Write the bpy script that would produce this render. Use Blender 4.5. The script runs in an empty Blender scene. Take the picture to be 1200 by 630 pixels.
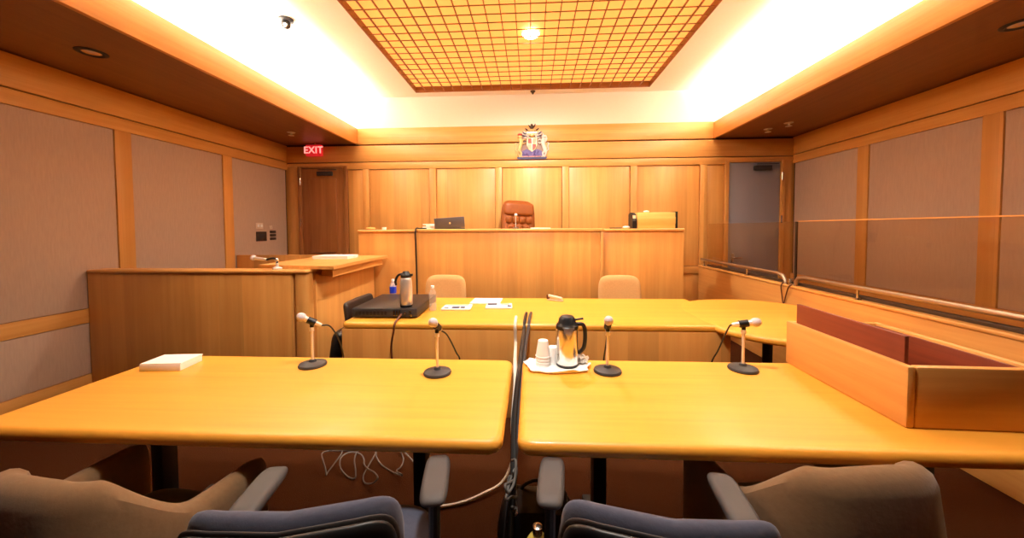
import bpy, bmesh, math, random
from mathutils import Vector, Matrix
random.seed(7)
PI = math.pi
sin, cos = math.sin, math.cos
col = bpy.context.scene.collection

# ------------------------------------------------------------------ materials
def lin(c):
    return tuple(((v/255)/12.92 if v/255 <= .04045 else ((v/255+.055)/1.055)**2.4) for v in c) + (1.,)

def new_mat(name):
    m = bpy.data.materials.new(name); m.use_nodes = True
    nt = m.node_tree
    return m, nt, nt.nodes['Principled BSDF']

def N(nt, t, **kw):
    n = nt.nodes.new(t)
    for k, v in kw.items():
        setattr(n, k, v)
    return n

def plain(name, c, rough=.5, metal=0., spec=.5, noise=.06, scale=30., bump=0., coat=0., trans=0., sheen=0.):
    m, nt, b = new_mat(name)
    tc = N(nt, 'ShaderNodeTexCoord'); no = N(nt, 'ShaderNodeTexNoise')
    no.inputs['Scale'].default_value = scale; no.inputs['Detail'].default_value = 4
    nt.links.new(tc.outputs['Object'], no.inputs['Vector'])
    mx = N(nt, 'ShaderNodeMix', data_type='RGBA')
    l = lin(c)
    mx.inputs['A'].default_value = tuple(v*(1-noise) for v in l[:3]) + (1,)
    mx.inputs['B'].default_value = tuple(min(1, v*(1+noise)) for v in l[:3]) + (1,)
    nt.links.new(no.outputs['Fac'], mx.inputs['Factor'])
    nt.links.new(mx.outputs['Result'], b.inputs['Base Color'])
    b.inputs['Roughness'].default_value = rough; b.inputs['Metallic'].default_value = metal
    b.inputs['Specular IOR Level'].default_value = spec
    b.inputs['Coat Weight'].default_value = coat
    b.inputs['Transmission Weight'].default_value = trans
    b.inputs['Sheen Weight'].default_value = sheen
    if bump:
        bp = N(nt, 'ShaderNodeBump'); bp.inputs['Strength'].default_value = bump; bp.inputs['Distance'].default_value = .01
        nt.links.new(no.outputs['Fac'], bp.inputs['Height']); nt.links.new(bp.outputs['Normal'], b.inputs['Normal'])
    return m

def wood(name, c1, c2, axis='z', plank=.28, rough=.35, coat=0., spread=.10, gscale=1., coat_rough=.25):
    """veneer: stretched noise along the grain axis, slight change from leaf to leaf"""
    m, nt, b = new_mat(name)
    L = nt.links
    tc = N(nt, 'ShaderNodeTexCoord')
    mp = N(nt, 'ShaderNodeMapping')
    s = {'x': (.6, 14, 14), 'y': (14, .6, 14), 'z': (14, 14, .6)}[axis]
    mp.inputs['Scale'].default_value = tuple(v*gscale for v in s)
    L.new(tc.outputs['Object'], mp.inputs['Vector'])
    no = N(nt, 'ShaderNodeTexNoise'); no.inputs['Scale'].default_value = 1.5; no.inputs['Detail'].default_value = 7
    no.inputs['Roughness'].default_value = .62; no.inputs['Distortion'].default_value = .35
    L.new(mp.outputs['Vector'], no.inputs['Vector'])
    # leaf number
    dv = {'x': (0, 1, 1), 'y': (1, 0, 1), 'z': (1, 1, 0)}[axis]
    dot = N(nt, 'ShaderNodeVectorMath', operation='DOT_PRODUCT'); dot.inputs[1].default_value = tuple(v/plank for v in dv)
    L.new(tc.outputs['Object'], dot.inputs[0])
    fl = N(nt, 'ShaderNodeMath', operation='FLOOR'); L.new(dot.outputs['Value'], fl.inputs[0])
    wn = N(nt, 'ShaderNodeTexWhiteNoise', noise_dimensions='1D'); L.new(fl.outputs[0], wn.inputs['W'])
    big = N(nt, 'ShaderNodeTexNoise'); big.inputs['Scale'].default_value = 2.2; big.inputs['Detail'].default_value = 2
    L.new(tc.outputs['Object'], big.inputs['Vector'])
    mr = N(nt, 'ShaderNodeMapRange'); mr.inputs['From Min'].default_value = .3; mr.inputs['From Max'].default_value = .72
    L.new(no.outputs['Fac'], mr.inputs['Value'])
    mx = N(nt, 'ShaderNodeMix', data_type='RGBA')
    mx.inputs['A'].default_value = lin(c2); mx.inputs['B'].default_value = lin(c1)
    L.new(mr.outputs['Result'], mx.inputs['Factor'])
    ad = N(nt, 'ShaderNodeMath', operation='ADD'); L.new(wn.outputs['Value'], ad.inputs[0]); L.new(big.outputs['Fac'], ad.inputs[1])
    mr2 = N(nt, 'ShaderNodeMapRange'); mr2.inputs['From Min'].default_value = .3; mr2.inputs['From Max'].default_value = 1.7
    mr2.inputs['To Min'].default_value = 1-spread; mr2.inputs['To Max'].default_value = 1+spread
    L.new(ad.outputs[0], mr2.inputs['Value'])
    hsv = N(nt, 'ShaderNodeHueSaturation'); L.new(mx.outputs['Result'], hsv.inputs['Color']); L.new(mr2.outputs['Result'], hsv.inputs['Value'])
    L.new(hsv.outputs['Color'], b.inputs['Base Color'])
    b.inputs['Roughness'].default_value = rough
    b.inputs['Coat Weight'].default_value = coat; b.inputs['Coat Roughness'].default_value = coat_rough
    return m

def emit(name, c, strength):
    m, nt, b = new_mat(name)
    b.inputs['Base Color'].default_value = lin(c)
    b.inputs['Emission Color'].default_value = lin(c); b.inputs['Emission Strength'].default_value = strength
    return m

def glass(name, tint, refl=1., rough=0., milk=0.):
    """thin clear sheet: sees straight through, mirrors at a grazing angle"""
    m, nt, b = new_mat(name)
    out = nt.nodes['Material Output']; nt.nodes.remove(b)
    tr = N(nt, 'ShaderNodeBsdfTransparent'); tr.inputs['Color'].default_value = lin(tint)
    gl = N(nt, 'ShaderNodeBsdfGlossy'); gl.inputs['Roughness'].default_value = rough
    lw = N(nt, 'ShaderNodeLayerWeight')
    pw = N(nt, 'ShaderNodeMath', operation='POWER'); pw.inputs[1].default_value = 5.
    nt.links.new(lw.outputs['Facing'], pw.inputs[0])
    mu = N(nt, 'ShaderNodeMath', operation='MULTIPLY_ADD'); mu.inputs[1].default_value = .85*refl; mu.inputs[2].default_value = .05*refl
    nt.links.new(pw.outputs[0], mu.inputs[0])
    ms = N(nt, 'ShaderNodeMixShader')
    nt.links.new(mu.outputs[0], ms.inputs['Fac']); nt.links.new(tr.outputs[0], ms.inputs[1]); nt.links.new(gl.outputs[0], ms.inputs[2])
    last = ms
    if milk:
        df = N(nt, 'ShaderNodeBsdfDiffuse'); df.inputs['Color'].default_value = (.95, .95, .93, 1)
        m2 = N(nt, 'ShaderNodeMixShader'); m2.inputs['Fac'].default_value = milk
        nt.links.new(ms.outputs[0], m2.inputs[1]); nt.links.new(df.outputs[0], m2.inputs[2]); last = m2
    nt.links.new(last.outputs[0], out.inputs['Surface'])
    return m

def fabric(name, c, scale=260., rough=.95, streak=True):
    m, nt, b = new_mat(name); L = nt.links
    tc = N(nt, 'ShaderNodeTexCoord'); mp = N(nt, 'ShaderNodeMapping')
    mp.inputs['Scale'].default_value = (1, 1, .12) if streak else (1, 1, 1)
    L.new(tc.outputs['Object'], mp.inputs['Vector'])
    no = N(nt, 'ShaderNodeTexNoise'); no.inputs['Scale'].default_value = scale*.3; no.inputs['Detail'].default_value = 5
    L.new(mp.outputs['Vector'], no.inputs['Vector'])
    mr = N(nt, 'ShaderNodeMapRange'); mr.inputs['From Min'].default_value = .25; mr.inputs['From Max'].default_value = .75
    L.new(no.outputs['Fac'], mr.inputs['Value'])
    l = lin(c); mx = N(nt, 'ShaderNodeMix', data_type='RGBA')
    mx.inputs['A'].default_value = tuple(v*.93 for v in l[:3])+(1,); mx.inputs['B'].default_value = tuple(min(1, v*1.05) for v in l[:3])+(1,)
    L.new(mr.outputs['Result'], mx.inputs['Factor']); L.new(mx.outputs['Result'], b.inputs['Base Color'])
    bp = N(nt, 'ShaderNodeBump'); bp.inputs['Strength'].default_value = .25; bp.inputs['Distance'].default_value = .004
    L.new(no.outputs['Fac'], bp.inputs['Height']); L.new(bp.outputs['Normal'], b.inputs['Normal'])
    b.inputs['Roughness'].default_value = rough; b.inputs['Specular IOR Level'].default_value = .15; b.inputs['Sheen Weight'].default_value = .15
    return m

M = {}
W1, W2 = (228, 168, 91), (212, 147, 72)
M['wood'] = wood('maple_veneer', W1, W2, 'z', .23, .42, .08, .15, .6)
M['wood_x'] = wood('maple_veneer_across', W1, W2, 'x', .6, .42, .08)
M['wood_y'] = wood('maple_veneer_deep', W1, W2, 'y', .6, .42, .08)
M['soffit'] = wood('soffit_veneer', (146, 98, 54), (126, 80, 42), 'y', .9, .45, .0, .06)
M['top'] = wood('desk_top_lacquer', (240, 172, 62), (228, 154, 48), 'x', .5, .42, .10, .05, .8, .05)
M['doorwood'] = wood('door_veneer', (176, 116, 64), (152, 94, 48), 'z', .35, .35, .2)
M['redwood'] = wood('red_brown_board', (140, 62, 34), (116, 46, 24), 'y', .4, .45)
M['palewood'] = wood('pale_wood', (240, 196, 110), (226, 172, 84), 'x', .3, .45)
M['fabric'] = fabric('grey_mauve_wall_cloth', (194, 166, 144))
M['tan'] = fabric('tan_upholstery', (118, 90, 62), 200, streak=False)
M['tan_light'] = fabric('light_tan_upholstery', (206, 160, 104), 200, streak=False)
M['greyfab'] = fabric('blue_grey_upholstery', (80, 82, 98), 220, streak=False)
M['shadefab'] = fabric('shaded_green_grey_upholstery', (74, 70, 60), 220, streak=False)  # tub seat cloth, table's shadow put into its colour
M['white'] = plain('white_plaster', (246, 240, 230), .9, noise=.02)
M['gap'] = plain('shadow_gap', (70, 34, 14), .8)
M['carpet'] = plain('brown_carpet', (62, 32, 13), .95, spec=.05, noise=.25, scale=160, bump=.3)
M['black'] = plain('black_plastic', (22, 21, 22), .42)
M['brown_black'] = plain('brown_black_vinyl', (44, 32, 26), .5)
M['charcoal'] = plain('charcoal_plastic', (52, 50, 52), .5)
M['armpad'] = plain('grey_arm_pad', (66, 62, 62), .6)
M['greydoor'] = plain('grey_painted_door', (152, 150, 158), .5, noise=.03, scale=3)
M['chrome'] = plain('chrome', (226, 222, 216), .14, 1.)
M['steel'] = plain('brushed_steel', (232, 228, 224), .22, 1.)
M['flask'] = plain('satin_flask_steel', (232, 228, 222), .3, .75)
M['brass'] = plain('satin_pole', (240, 232, 220), .3, .5)
M['rail'] = plain('satin_handrail', (176, 158, 138), .32, .9)
M['paper'] = plain('white_paper', (246, 242, 236), .85, noise=.02)
M['cream'] = plain('cream_paper', (246, 222, 180), .85, noise=.03)
M['ink'] = plain('print_grey', (66, 62, 84), .8)
M['pink'] = plain('print_pink', (232, 170, 150), .8)
M['foam'] = plain('white_foam', (250, 248, 244), .8, noise=.02)
M['leather'] = plain('brown_leather', (140, 74, 24), .45, noise=.2, scale=18, bump=.15, coat=.0, spec=.3)
M['cable_black'] = plain('black_rubber', (26, 22, 20), .5)
M['cable_brown'] = plain('brown_rubber', (96, 48, 22), .5)
M['cable_grey'] = plain('grey_rubber', (104, 98, 92), .5)
M['cable_white'] = plain('white_rubber', (236, 226, 208), .5)
M['gold'] = plain('gold_leaf', (222, 194, 134), .35, .5)
M['silver'] = plain('white_enamel', (214, 208, 200), .4)
M['purple'] = plain('purple_enamel', (92, 78, 140), .5, noise=.25, scale=60)
M['red'] = plain('red_enamel', (196, 70, 60), .5)
M['arms_back'] = plain('grey_brown_backing', (150, 124, 112), .6)  # even grey-brown plate that outlines the arms
M['navy'] = plain('navy_enamel', (60, 56, 96), .5)
M['blue'] = plain('blue_label', (30, 60, 200), .4)
M['yellow'] = plain('yellow_plastic', (226, 200, 96), .45)
M['laptop'] = plain('dark_grey_plastic', (88, 86, 92), .45)
M['beige_plate'] = plain('beige_plate', (222, 200, 176), .5)
M['dark_plate'] = plain('dark_bronze_plate', (62, 44, 32), .45)
M['grille'] = plain('mic_grille', (216, 208, 212), .5, .1, noise=.3, scale=400, bump=.5)
M['cord'] = plain('dark_groove', (40, 24, 14), .7)
M['glass'] = glass('clear_screen_glass', (242, 232, 222), .8)
M['bottle'] = glass('clear_plastic', (252, 250, 246), 1., .05, .14)
M['bottle_milky'] = glass('thin_clear_plastic', (252, 250, 246), 1., .05, .34)
M['exit'] = emit('exit_red', (200, 30, 36), .55)
M['exit_text'] = emit('exit_letters', (255, 150, 140), 1.0)
M['lamp_panel'] = emit('luminous_panel', (255, 184, 92), .72)
M['lamp_bulb'] = emit('lamp_bulb', (255, 250, 220), 9.)
M['slat'] = wood('lattice_slat', (160, 100, 50), (136, 82, 38), 'x', .4, .5)

# ------------------------------------------------------------------ mesh builder
class MB:
    def __init__(s):
        s.bm = bmesh.new()
    def face(s, vs):
        try:
            return s.bm.faces.new(vs)
        except ValueError:
            return None
    def box(s, x0, x1, y0, y1, z0, z1, bev=0., M4=None, seg=2):
        b = bmesh.new()
        v = [b.verts.new((x, y, z)) for z in (z0, z1) for y in (y0, y1) for x in (x0, x1)]
        for f in ((0,2,3,1),(4,5,7,6),(0,1,5,4),(2,6,7,3),(0,4,6,2),(1,3,7,5)):
            b.faces.new([v[i] for i in f])
        if bev:
            bmesh.ops.bevel(b, geom=b.edges[:], offset=bev, segments=seg, profile=.5, affect='EDGES')
        s.join(b, M4); return s
    def join(s, b, M4=None):
        if M4 is not None:
            b.transform(M4)
        mp = {}
        for v in b.verts:
            mp[v] = s.bm.verts.new(v.co)
        for f in b.faces:
            s.face([mp[v] for v in f.verts])
        b.free()
    def loops(s, rings, close=True, cap0=True, cap1=True):
        """rings of equal length -> skin"""
        R = [[s.bm.verts.new(p) for p in r] for r in rings]
        n = len(R[0])
        for a, b in zip(R, R[1:]):
            for i in range(n if close else n-1):
                j = (i+1) % n
                s.face([a[i], a[j], b[j], b[i]])
        if cap0: s.face(list(reversed(R[0])))
        if cap1: s.face(R[-1])
        return s
    def lathe(s, prof, n=28, M4=None):
        """prof: (r, z) from bottom to top"""
        rings = []
        for r, z in prof:
            r = max(r, 1e-4)
            rings.append([Vector((r*cos(2*PI*i/n), r*sin(2*PI*i/n), z)) for i in range(n)])
        if M4 is not None:
            rings = [[M4 @ p for p in r] for r in rings]
        return s.loops(rings)
    def tube(s, pts, r, n=10):
        pts = [Vector(p) for p in pts]
        rad = r if isinstance(r, (list, tuple)) else [r]*len(pts)
        up = None; rings = []
        for i, p in enumerate(pts):
            t = (pts[min(i+1, len(pts)-1)] - pts[max(i-1, 0)])
            if t.length < 1e-9: t = Vector((0,0,1))
            t.normalize()
            if up is None:
                up = Vector((0,0,1)) if abs(t.z) < .9 else Vector((1,0,0))
            sd = t.cross(up)
            if sd.length < 1e-4:
                sd = t.cross(Vector((1,0,0)))
            sd.normalize(); up = sd.cross(t).normalized()
            rings.append([p + (sd*cos(2*PI*k/n) + up*sin(2*PI*k/n))*rad[i] for k in range(n)])
        return s.loops(rings)
    def prism(s, poly, z0, z1, M4=None):
        """poly (x,y) counter-clockwise, extruded z0..z1"""
        a = [Vector((x, y, z0)) for x, y in poly]; b = [Vector((x, y, z1)) for x, y in poly]
        if M4 is not None:
            a = [M4 @ p for p in a]; b = [M4 @ p for p in b]
        return s.loops([a, b])
    def ball(s, c, r, n=20, m=12, sq=(1,1,1)):
        rings = []
        for j in range(m+1):
            t = -PI/2 + PI*j/m
            rr = max(cos(t), 1e-3)
            rings.append([Vector((c[0]+sq[0]*r*rr*cos(2*PI*i/n), c[1]+sq[1]*r*rr*sin(2*PI*i/n), c[2]+sq[2]*r*sin(t))) for i in range(n)])
        return s.loops(rings)
    def slab(s, x0, x1, y0, y1, z0, z1, rc=.05, bull=None, n=8):
        """rounded rectangle board with a bullnose edge all round"""
        t = (z1-z0); b = t/2 if bull is None else bull
        rings = []
        m = 6
        def ring(ins, z):
            out = []
            for cx, cy, a0 in ((x1-rc, y1-rc, 0), (x0+rc, y1-rc, PI/2), (x0+rc, y0+rc, PI), (x1-rc, y0+rc, 1.5*PI)):
                for k in range(n+1):
                    a = a0 + PI/2*k/n
                    r = max(rc-ins, .0005)
                    out.append(Vector((cx + r*cos(a), cy + r*sin(a), z)))
            return out
        for k in range(m+1):
            a = -PI/2 + PI/2*k/m
            rings.append(ring(b*(1-cos(a)), z0 + b + b*sin(a)))
        for k in range(m+1):
            a = PI/2*k/m
            rings.append(ring(b*(1-cos(a)), z1 - b + b*sin(a)))
        return s.loops(rings)
    def pad(s, w, h, t, fn, ex=4., edge=.25, n=40, m=10, t2=None):
        """cushion: superellipse w x h, thickness t, mapped by fn(u, v, d) -> point"""
        t2 = t if t2 is None else t2
        def pt(r, a, side):
            c, d = cos(a), sin(a)
            u = w/2*r*math.copysign(abs(c)**(2/ex), c); v = h/2*r*math.copysign(abs(d)**(2/ex), d)
            k = 0 if r < 1-edge else (r-(1-edge))/edge
            th = math.sqrt(max(0, 1-k*k))
            return Vector(fn(u, v, (t if side > 0 else -t2)/2*th))
        rs = [.02] + [(1-edge)*i/3 for i in range(1, 4)] + [1-edge+edge*sin(PI/2*i/m) for i in range(1, m+1)]
        A = [[pt(r, 2*PI*i/n, 1) for i in range(n)] for r in rs]
        B = [[pt(r, 2*PI*i/n, -1) for i in range(n)] for r in rs[:-1]]
        return s.loops(A + list(reversed(B)))
    def build(s, name, mat, parent=None, world=False, smooth=True, label=None):
        me = bpy.data.meshes.new(name)
        bmesh.ops.remove_doubles(s.bm, verts=s.bm.verts[:], dist=1e-6)
        bmesh.ops.recalc_face_normals(s.bm, faces=s.bm.faces[:])
        if world and parent is not None:
            bpy.context.view_layer.update()
            p = parent; mats = Matrix.Identity(4)
            while p is not None:
                mats = Matrix.LocRotScale(p.location, p.rotation_euler, p.scale) @ mats; p = p.parent
            s.bm.transform(mats.inverted())
        s.bm.to_mesh(me); s.bm.free()
        o = bpy.data.objects.new(name, me); col.objects.link(o)
        for mm in (mat if isinstance(mat, (list, tuple)) else [mat]):
            me.materials.append(mm)
        if smooth:
            for p in me.polygons: p.use_smooth = True
            try:
                me.set_sharp_from_angle(angle=math.radians(35))
            except Exception:
                pass
        if parent is not None: o.parent = parent
        if label: o['label'] = label
        return o

def tag(o, label, cat, group=None):
    o['label'] = label; o['category'] = cat
    if group: o['group'] = group
    return o

def thing(name, label, cat, loc=(0,0,0), rz=0, group=None):
    o = bpy.data.objects.new(name, None); col.objects.link(o)
    o.empty_display_size = .05
    o.location = loc; o.rotation_euler = (0, 0, rz)
    return tag(o, label, cat, group)

def struct(o):
    o['kind'] = 'structure'; return o

def dup(root, loc, rz=None, label=None, group=None):
    def cp(o, par):
        c = o.copy(); col.objects.link(c)
        if par is not None:
            c.parent = par
        for ch in [x for x in o.children]:
            cp(ch, c)
        return c
    kids = list(root.children)
    r = root.copy(); col.objects.link(r); r.location = loc
    if rz is not None: r.rotation_euler = (0, 0, rz)
    if label: r['label'] = label
    if group: r['group'] = group
    for k in kids: cp(k, r)
    return r

def B(*a, **k): return MB().box(*a, **k)

def smooth_path(pts, n=8):
    """Catmull-Rom through points"""
    P = [Vector(p) for p in pts]; P = [P[0]*2-P[1]] + P + [P[-1]*2-P[-2]]
    out = []
    for i in range(1, len(P)-2):
        for k in range(n):
            t = k/n
            a, b, c, d = P[i-1], P[i], P[i+1], P[i+2]
            out.append(.5*((2*b) + (c-a)*t + (2*a-5*b+4*c-d)*t*t + (3*b-a-3*c+d)*t**3))
    out.append(P[-2]); return out

# ------------------------------------------------------------------ camera (wide lens)
F, CY, PITCH, YAW, ROLL = 423.65, 282.41, .035916, .05351, -.004783
EYE = Vector((0, 0, 1.5))
fwd = Vector((-sin(YAW)*cos(PITCH), cos(YAW)*cos(PITCH), -sin(PITCH)))
rt = Vector((cos(YAW), sin(YAW), 0)); up = rt.cross(fwd)
r2 = rt*cos(ROLL) + up*sin(ROLL); u2 = -rt*sin(ROLL) + up*cos(ROLL)
cam = bpy.data.objects.new('camera', bpy.data.cameras.new('camera')); col.objects.link(cam)
cam.matrix_world = Matrix(((r2.x, u2.x, -fwd.x, EYE.x), (r2.y, u2.y, -fwd.y, EYE.y), (r2.z, u2.z, -fwd.z, EYE.z), (0,0,0,1)))
cam.data.sensor_width = 36; cam.data.lens = 36*F/1200; cam.data.shift_y = -(315-CY)/1200
cam.data.clip_start = .02
bpy.context.scene.camera = cam

# ------------------------------------------------------------------ the room
XL, XR, YB, YF = -4.183, 4.165, 5.994, -2.6
SOF, FX, FT, UX, CEIL = 2.925, 2.905, 3.178, 3.21, 3.688
struct(B(XL-.1, XR+.1, YF-.1, YB+.1, -.1, 0).build('floor', M['carpet'], smooth=False))

def side_wall(name, X, s):
    """s = +1: the room lies to +x of the wall face"""
    w = struct(B(min(X, X-s*.12), max(X, X-s*.12), YF, YB+.1, 0, SOF).build(name, M['gap'], smooth=False))
    def bx(d0, d1, y0, y1, z0, z1, bev=.003):
        a, b = X+s*d0, X+s*d1
        return B(min(a, b), max(a, b), y0, y1, z0, z1, bev=bev)
    def bar(nm, *a, **k): return bx(*a).build(nm, k.get('m', M['wood_y']), w)
    bar('upper_band', -.001, .035, YF+.01, YB, 2.642, SOF-.012)
    bar('head_rail', -.001, .03, YF+.01, YB, 2.505, 2.632)
    bar('chair_rail', -.001, .03, YF+.01, YB, .632, .763)
    bar('base_rail', -.001, .03, YF+.01, YB, 0, .147)
    ys = [YF+.01]
    c = 3.505 - 1.27*4
    for i in range(6):
        if c-.075 > YF+.2: ys.append(c)
        c += 1.27
    for c in ys[1:]:
        bar('stile', -.001, .03, c-.075, c+.075, .763, 2.505, m=M['wood'])
        bar('stile', -.001, .03, c-.075, c+.075, .147, .632, m=M['wood'])
    ed = [YF+.01] + [v for c in ys[1:] for v in (c-.075, c+.075)] + [YB-.035]
    for a, b in zip(ed[::2], ed[1::2]):
        bx(-.001, .018, a+.004, b-.004, .767, 2.501, .004).build('fabric_panel', M['fabric'], w)
        bx(-.001, .018, a+.004, b-.004, .151, .628, .004).build('fabric_panel', M['fabric'], w)
    return w
side_wall('wall_left', XL, 1)
side_wall('wall_right', XR, -1)

wb = struct(B(XL-.1, XR+.1, YB+.03, YB+.15, 0, CEIL+.1).build('wall_back', M['gap'], smooth=False))
def wbp(nm, x0, x1, z0, z1, d=0., m='wood_x', bev=.004):
    return B(x0, x1, YB-d, YB+.031, z0, z1, bev=bev).build(nm, M[m], wb)
wbp('plaster_band', -UX-.02, UX+.02, FT, CEIL, -.01, 'white', 0)
wbp('cornice_band', -FX, FX, 2.914, FT, .02)
wbp('frieze_band', XL, XR, 2.626, 2.892, .02)
DL0, DL1, DR0, DR1, DT = -3.90, -3.16, 3.15, 3.95, 2.53
wbp('top_rail', DL1+.06, DR0-.06, 2.50, 2.612, .02)
wbp('door_head', XL, DL1+.06, DT+.03, 2.612, .015)
wbp('door_head', DR0-.06, XR, DT+.03, 2.612, .015)
st = [-2.78, -1.64, -.535, .56, 1.66, 2.76]
ends = [DL1+.06] + [v for c in st for v in (c-.055, c+.055)] + [DR0-.06]
for a, b in zip(ends[1:-1:2], ends[2:-1:2]):
    wbp('stile', a, b, .87, 2.50, .02, 'wood')
for a, b in zip(ends[::2], ends[1::2]):
    wbp('wood_panel', a+.006, b-.006, .876, 2.494, -.004, 'wood')
    wbp('dado_panel', a-.05, b+.05, .1, .75, -.004, 'wood')
wbp('dado_rail', DL1+.06, DR0-.06, .755, .87, .028)
wbp('plinth', DL1+.06, DR0-.06, 0, .1, .02)
wbp('corner_panel', XL, DL0-.06, 0, DT+.03, .0, 'wood')
wbp('corner_panel', DR1+.06, XR, 0, DT+.03, .0, 'wood')

def door(name, x0, x1, mat, panelled, closer_x, hinge_x, handle_x):
    d = struct(B(x0+.004, x1-.004, YB-.002, YB+.025, .01, DT-.004, bev=.003).build(name, mat))
    f = MB()
    f.box(x0-.06, x0, YB-.03, YB+.03, 0, DT+.03, bev=.004); f.box(x1, x1+.06, YB-.03, YB+.03, 0, DT+.03, bev=.004)
    f.box(x0, x1, YB-.03, YB+.03, DT, DT+.03, bev=.003)
    f.build('door_frame', M['wood'] if not panelled else M['doorwood'], d)
    if panelled:
        p = MB()
        for z0, z1 in ((.25, .95), (1.1, 2.36)):
            p.box(x0+.13, x1-.13, YB-.022, YB, z0, z1, bev=.018)
        p.build('door_panel', M['doorwood'], d)
    c = MB(); c.box(closer_x-.13, closer_x+.13, YB-.06, YB-.003, DT-.13, DT-.06, bev=.008)
    cl = c.build('door_closer', M['charcoal'], d)
    a = MB(); a.box(closer_x-.10, closer_x+.22, YB-.075, YB-.055, DT-.045, DT-.032)
    a.build('closer_arm', M['charcoal'], cl)
    for z in (.35, 1.62, 2.3):
        h = MB(); h.lathe([(.012, z-.06), (.012, z+.06)], 12, Matrix.Translation((hinge_x, YB-.038, 0)))
        h.build('hinge', M['chrome'], d)
    h = MB(); h.box(handle_x-.022, handle_x+.022, YB-.012, YB-.002, .93, 1.08, bev=.004)
    sgn = 1 if hinge_x > handle_x else -1
    h.tube([(handle_x, YB-.01, 1.01), (handle_x, YB-.055, 1.01), (handle_x+sgn*.02, YB-.065, 1.01), (handle_x+sgn*.12, YB-.065, 1.01)], .01)
    h.build('door_handle', M['steel'], d)
    return d
door('door_1', DL0, DL1, M['doorwood'], True, -3.48, DL0-.01, DL1-.07)
door('door_2', DR0, DR1, M['greydoor'], False, 3.66, DR1+.01, DR0+.08)

struct(B(XL-.1, XR+.1, YF-.12, YF, 0, CEIL+.1).build('wall_front', M['dark_plate'], smooth=False))

# dropped soffits with timber fascias and light coves behind them
for i, s in ((1, -1), (2, 1)):
    xw = XL if s < 0 else XR
    def bb(a, b, z0, z1, bev=0.):
        return B(min(a, b), max(a, b), YF, YB, z0, z1, bev=bev)
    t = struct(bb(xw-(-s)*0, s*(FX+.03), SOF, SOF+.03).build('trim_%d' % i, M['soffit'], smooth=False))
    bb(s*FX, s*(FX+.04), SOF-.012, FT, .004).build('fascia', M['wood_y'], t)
    bb(s*(FX+.04), s*(UX+.1), 3.0, 3.02).build('cove_floor', M['white'], t, smooth=False)
    bb(s*UX, s*(UX+.1), 3.02, CEIL).build('cove_wall', M['white'], t, smooth=False)

t = struct(B(-FX-.02, FX+.02, YF, .80, SOF, SOF+.03).build('trim_3', M['soffit'], smooth=False))  # unseen soffit, added to keep ceiling bounce off the chair backs
B(-UX, UX, .80, .84, SOF-.012, CEIL, .004).build('fascia', M['wood_x'], t)  # face of the added light-blocking soffit, up to the ceiling

# ceiling with an opening for the luminous lattice
C = .1524
GX0, GX1 = -12.01*C, 11.99*C
GY1 = 37.93*C; ROW0 = 23.713*C; NROW = 22
GY0 = ROW0 - 17*C
c = MB()
q = .0125
c.box(-UX-.1, GX0-q, YF, YB+.1, CEIL, CEIL+.1); c.box(GX1+q, UX+.1, YF, YB+.1, CEIL, CEIL+.1)
c.box(GX0-q, GX1+q, YF, GY0-q, CEIL, CEIL+.1); c.box(GX0-q, GX1+q, GY1+q, YB+.1, CEIL, CEIL+.1)
struct(c.build('ceiling', M['white'], smooth=False))

lat = thing('luminous_ceiling', 'glowing amber ceiling light behind a square timber lattice', 'ceiling light', (0, 3.5, CEIL))
g = MB(); th = .008
for i in range(25):
    x = GX0 + i*C + (.0 if 0 < i < 24 else 0)
    g.box(x-th/2, x+th/2, GY0, GY1, CEIL-.004, CEIL+.020)
y = ROW0 - 17*C
while y < GY1-.02:
    g.box(GX0, GX1, y-th*.45, y+th*.45, CEIL-.003, CEIL+.006); y += C
g.build('lattice', M['slat'], lat, world=True, smooth=False)
g = MB()
g.box(GX0-.012, GX0, GY0-.012, GY1+.012, CEIL-.012, CEIL+.12); g.box(GX1, GX1+.012, GY0-.012, GY1+.012, CEIL-.012, CEIL+.12)
g.box(GX0, GX1, GY0-.012, GY0, CEIL-.012, CEIL+.12); g.box(GX0, GX1, GY1, GY1+.012, CEIL-.012, CEIL+.12)
g.build('lattice_frame', M['slat'], lat, world=True, smooth=False)
B(GX0, GX1, GY0, GY1, CEIL+.07, CEIL+.08).build('diffuser', M['lamp_panel'], lat, world=True, smooth=False)
g = MB(); g.lathe([(.05, CEIL+.028), (.085, CEIL+.034), (.10, CEIL+.05), (.05, CEIL+.069)], 20, Matrix.Translation((.0, 4.27, 0)))
g.build('lamp_bulb', M['lamp_bulb'], lat, world=True)
g = MB(); g.lathe([(.05, CEIL+.028), (.085, CEIL+.034), (.10, CEIL+.05), (.05, CEIL+.069)], 20, Matrix.Translation((.0, 1.43, 0)))
g.build('lamp_bulb', M['lamp_bulb'], lat, world=True)
g = MB(); g.lathe([(.012, CEIL-.05), (.02, CEIL-.03), (.04, CEIL-.012), (.04, CEIL-.001)], 16, Matrix.Translation((.03, GY1+.09, 0)))
tag(g.build('sprinkler_head', M['dark_plate']), 'small dark sprinkler head at the back edge of the glowing lattice', 'sprinkler')

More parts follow.
